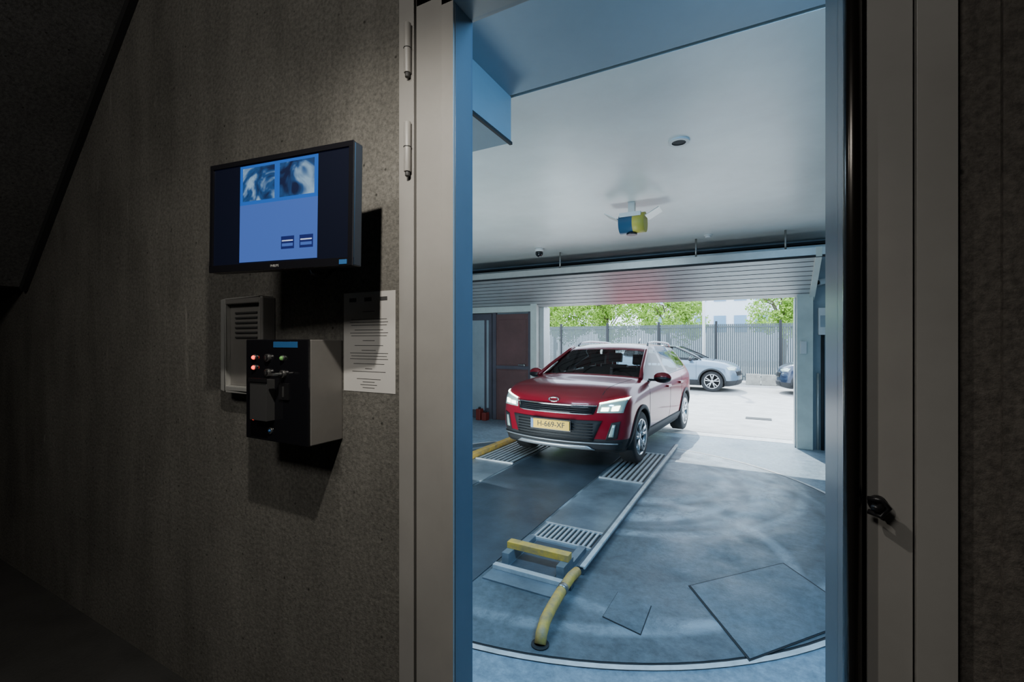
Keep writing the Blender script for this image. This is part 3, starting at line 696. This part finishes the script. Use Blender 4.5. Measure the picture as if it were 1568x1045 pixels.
ST2 = [
 (2.30, .30, P6((.72, .25), (.84, .40), (.88, .58), (.87, .72), (.80, .80), (.64, .83)), .86),
 (2.20, .22, P6((.78, .22), (.90, .40), (.92, .60), (.91, .78), (.82, .88), (.68, .905)), .93),
 (1.95, .06, P6((.82, .20), (.93, .40), (.94, .62), (.935, .86), (.84, .97), (.72, .99)), 1.01),
 (1.50, 0, P6((.82, .20), (.93, .40), (.94, .64), (.935, .92), (.85, 1.03), (.74, 1.06)), 1.09),
 (1.12, 0, P6((.82, .20), (.92, .40), (.93, .64), (.93, .95), (.86, 1.06), (.76, 1.09)), 1.12, .06),
 (1.02, 0, P6((.82, .20), (.92, .40), (.93, .64), (.93, .96), (.865, 1.065), (.78, 1.11)), 1.14, .10),
 (.20, 0, P6((.82, .20), (.92, .40), (.93, .64), (.93, .98), (.87, 1.09), (.64, 1.53)), 1.56, .06),
 (.10, 0, P6((.82, .20), (.92, .40), (.93, .64), (.93, .98), (.87, 1.09), (.63, 1.555)), 1.58, .03),
 (-.20, 0, P6((.82, .20), (.92, .40), (.93, .64), (.93, .99), (.87, 1.10), (.625, 1.575)), 1.60),
 (-.30, 0, P6((.82, .20), (.92, .40), (.93, .64), (.93, .99), (.87, 1.10), (.625, 1.575)), 1.60),
 (-1.15, 0, P6((.82, .20), (.93, .40), (.94, .64), (.94, 1.02), (.87, 1.14), (.60, 1.50)), 1.53),
 (-1.25, 0, P6((.82, .20), (.93, .40), (.94, .64), (.94, 1.03), (.87, 1.15), (.60, 1.48)), 1.51),
 (-1.70, 0, P6((.82, .22), (.92, .42), (.94, .66), (.93, 1.06), (.84, 1.19), (.58, 1.36)), 1.39),
 (-1.95, .03, P6((.78, .26), (.90, .44), (.92, .68), (.90, 1.06), (.80, 1.18), (.60, 1.26)), 1.29),
 (-2.25, .12, P6((.74, .30), (.86, .46), (.88, .68), (.84, .98), (.74, 1.06), (.60, 1.08)), 1.10),
 (-2.38, .2, P6((.70, .32), (.82, .46), (.84, .66), (.80, .88), (.70, .96), (.58, .99)), 1.0)]
def ev_details(root, patch, both, ST, MB):
    both('headlamp', 'front', [(.58, .74), (.86, .76), (.88, .86), (.62, .82)], 'lens', off=.012)
    both('headlamp_led', 'front', [(.62, .79), (.84, .83), (.85, .85), (.62, .81)], 'lens', off=.018, nv=1)
    patch('grille', 'front', [(-.5, .56), (.5, .56), (.56, .72), (-.56, .72)], 'black', off=.01, nu=20)
    patch('intake', 'front', [(-.6, .28), (.6, .28), (.5, .42), (-.5, .42)], 'blackm', off=.01, nu=20)
    for kd in ('left', 'right'):
        for xx in (.95, -.25, -1.15): patch('door_line', kd, [(xx, .36), (xx+.008, .36), (xx+.008, 1.03), (xx, 1.03)], 'blackm', off=.0015, nu=1, nv=16, th=.004)
        patch('belt_trim', kd, [(-1.6, 1.155), (.9, 1.065), (.9, 1.08), (-1.6, 1.17)], 'blackg', off=.006, nu=30, nv=1)
        patch('headlamp_side', kd, [(1.98, .79), (2.16, .76), (2.16, .82), (1.96, .87)], 'lens', off=.008, nu=5, nv=3)
    b = MB()
    for sg in (1, -1):
        b.tube([(x, sg*y, z) for x, y, z in [(1.10, .81, 1.10), (.80, .75, 1.26), (.45, .69, 1.42), (.2, .645, 1.53), (-.3, .63, 1.575), (-1.2, .605, 1.49), (-1.7, .585, 1.36)]], .022, 'blackg')
        b.sph((.78, sg*1.03, 1.12), (.08, .12, .08), 'blackg'); b.box(.75, .82, min(sg*.86, sg*.98), max(sg*.86, sg*.98), 1.06, 1.09, 'black')
    b.done('pillars_mirrors', 0, root)
    both('tail_lamp', 'rear', [(.5, .9), (.8, .88), (.8, .98), (.5, 1.0)], 'amber', off=.01)

SC = .905
build_car('red_suv_car', ST1, 'redpaint', (1.24, -1.34), .325, (-1.865, 5.43, .029), math.radians(-94), SC, dict(fn=suv_details, arch='blackm'), G1)
build_car('silver_car', ST2, 'silverpaint', (1.45, -1.50), .36, (-2.75, 16.9, -.328), math.radians(-4), 1.0, dict(fn=ev_details, arch='blackm'), G1)
build_car('navy_car', ST2, 'navypaint', (1.45, -1.50), .36, (2.85, 16.9, -.328), math.radians(180), 1.0, dict(fn=ev_details, arch='blackm'), G1)

# ------------------------------------------------------------------ outside
b = MB()
b.add([(-22, GY+.2, -.002), (14, GY+.2, -.002), (14, 14.5, -.33), (-22, 14.5, -.33), (-22, 60, -.33), (14, 60, -.33)], [(0, 1, 2, 3), (3, 2, 5, 4)], 'pave')
b.done('ground')
b = MB(); b.box(-3.2, .44, GY+.2, GY+.45, -.05, .003, 'kerb'); b.box(-3.2, .44, GY+.45, GY+.5, -.05, -.001, 'blackm'); b.done('threshold_strip')
b = MB(); b.box(-.2, .25, 9.0, 9.25, -.14, -.10, 'blackm'); b.done('drain_cover')
b = MB()
FY = 20.5
x = -16
while x < 7:
    b.box(x, x+.064, FY, FY+.02, -.25, 2.15, 'fence'); x += .078
x = -16
while x < 7:
    b.box(x, x+.09, FY-.06, FY+.04, -.33, 2.28, 'blackm'); x += 2.4
b.box(-16, 7, FY-.03, FY, -.1, -.04, 'fence'); b.box(-16, 7, FY-.03, FY, 2.0, 2.06, 'fence')
b.done('garden_fence')
b = MB()
x = -.4
while x < 6: b.box(x, x+.52, FY-1.1, FY-.7, -.33, .05+random.uniform(0, .06), 'stone'); x += .55
b.done('stone_kerb_wall', .02)
b = MB(); b.cyl((-2.0, FY-.6, -.33), (-2.0, FY-.6, 6), .06, 'white'); b.tube([(-2.0, FY-.6, 5.9), (-2.0, FY-.8, 6.2), (-2.0, FY-1.4, 6.3)], .04, 'white'); b.box(-2.1, -1.9, FY-1.9, FY-1.3, 6.25, 6.33, 'alu'); b.done('street_lamp')
def tree(name, cx, cy, h, rx, rz, n):
    b = MB()
    b.tube([(cx, cy, -.33), (cx+.05, cy, 1.2), (cx-.05, cy, 2.4), (cx, cy, h)], .11, 'bark')
    for i in range(7):
        a = i*.9; b.tube([(cx, cy, h-1+.1*i), (cx+math.cos(a)*rx*.4, cy+math.sin(a)*rx*.4, h+.0+.1*i), (cx+math.cos(a)*rx*.7, cy+math.sin(a)*rx*.7, h+.5)], .03, 'bark', 6)
    vs = []; fs = []
    blobs = [(random.uniform(-rx, rx)*.9, random.uniform(-rx, rx)*.6, random.uniform(-rz, rz)*.85, random.uniform(.35, .75)) for _ in range(34)]
    for i in range(n):
        bx, by, bz, br = random.choice(blobs)
        d = Vector((random.gauss(0, 1), random.gauss(0, 1), random.gauss(0, 1))).normalized()*br*random.uniform(.4, 1)
        p = Vector((cx+bx, cy+by, h+.3+bz))+d
        s = random.uniform(.035, .09); a = Vector((random.gauss(0, 1), random.gauss(0, 1), random.gauss(0, 1))).normalized(); c = a.orthogonal().normalized()
        o = len(vs); vs += [p-a*s, p+c*s*.6, p+a*s, p-c*s*.6]; fs.append((o, o+1, o+2, o+3))
    b.add(vs, fs, 'leaf')
    b.done(name)
tree('tree', -10.6, 24, 2.8, 1.7, 1.6, 12000); tree('tree.001', -7.6, 24.6, 2.9, 1.8, 1.7, 12500); tree('tree.002', 1.1, 24, 2.9, 1.3, 1.6, 9000); tree('tree.003', -13.5, 25, 2.9, 2.0, 1.7, 6000); tree('tree.004', -4.2, 24.4, 2.8, 1.7, 1.6, 12000)
b = MB(); b.box(-9, 8, 44, 50, -.33, 12, 'bldg')
for zz in (2.2, 5.0, 8):
    for i in range(10): b.box(-8.4+i*1.65, -7.4+i*1.65, 43.93, 44, zz, zz+1.5, 'bwin')
b.done('office_building')

# ------------------------------------------------------------------ lights
def light(name, typ, loc, energy, col=(1, 1, 1), size=.1, target=None, **kw):
    l = bpy.data.lights.new(name, typ); l.energy = energy; l.color = col
    if typ == 'AREA': l.shape = 'RECTANGLE'; l.size = size; l.size_y = kw.get('sy', size)
    elif typ == 'SUN': l.angle = math.radians(.6)
    else: l.shadow_soft_size = size
    if typ == 'SPOT': l.spot_size = math.radians(kw.get('cone', 90)); l.spot_blend = kw.get('blend', .5)
    o = bpy.data.objects.new(name, l); COL.objects.link(o); o.location = loc
    if target is not None: o.rotation_euler = (Vector(target)-Vector(loc)).to_track_quat('-Z', 'Y').to_euler()
    return o
light('sun', 'SUN', (0, 20, 20), 9.0, (1, .95, .86), target=(3.2, 10, 20-11.5))
light('corridor_spot', 'SPOT', (-.65, -.66, 2.28), 46.0, (1, .94, .85), .015, (-1.35, 0, .25), cone=152, blend=1.0)
light('corridor_fill', 'AREA', (-.9, -2.2, 3.25), 34, (1, .96, .90), .7, (-.8, 0, 1.0))  # added broad fill behind the camera, no fixture; lifts wall and frame
light('garage_fill', 'AREA', (-2.0, .6, 2.72), 85, (.68, .87, 1), 1.4, (-2.0, 2.2, 0), sy=.3)  # invented unseen source near the door wall, brightens the garage
light('garage_fill.001', 'AREA', (.5, .5, 2.72), 80, (.32, .66, 1), .6, (-.3, 1.1, 0), sy=.3)  # added blue fill out of view, tints near floor and reveals
light('garage_ceiling_fill', 'AREA', (-2.6, 2.6, .12), 75, (.97, 1, .93), 1.0, (-2.4, 3.8, 3), sy=1)  # added fill just above the floor, lifts the ceiling; no real fitting
w = bpy.data.worlds.new('sky'); scene.world = w; w.use_nodes = True; nt = w.node_tree; bg = nt.nodes['Background']
bg.inputs[0].default_value = (.85, .92, 1, 1); bg.inputs[1].default_value = 5.5

# ------------------------------------------------------------------ camera
cam = bpy.data.cameras.new('camera'); cam.lens = 16; cam.sensor_width = 36; cam.clip_start = .02; cam.clip_end = 200
co = bpy.data.objects.new('camera', cam); COL.objects.link(co); co.location = (0, -1.03, 1.42); co.rotation_euler = (math.pi/2, 0, math.radians(28.3)); scene.camera = co
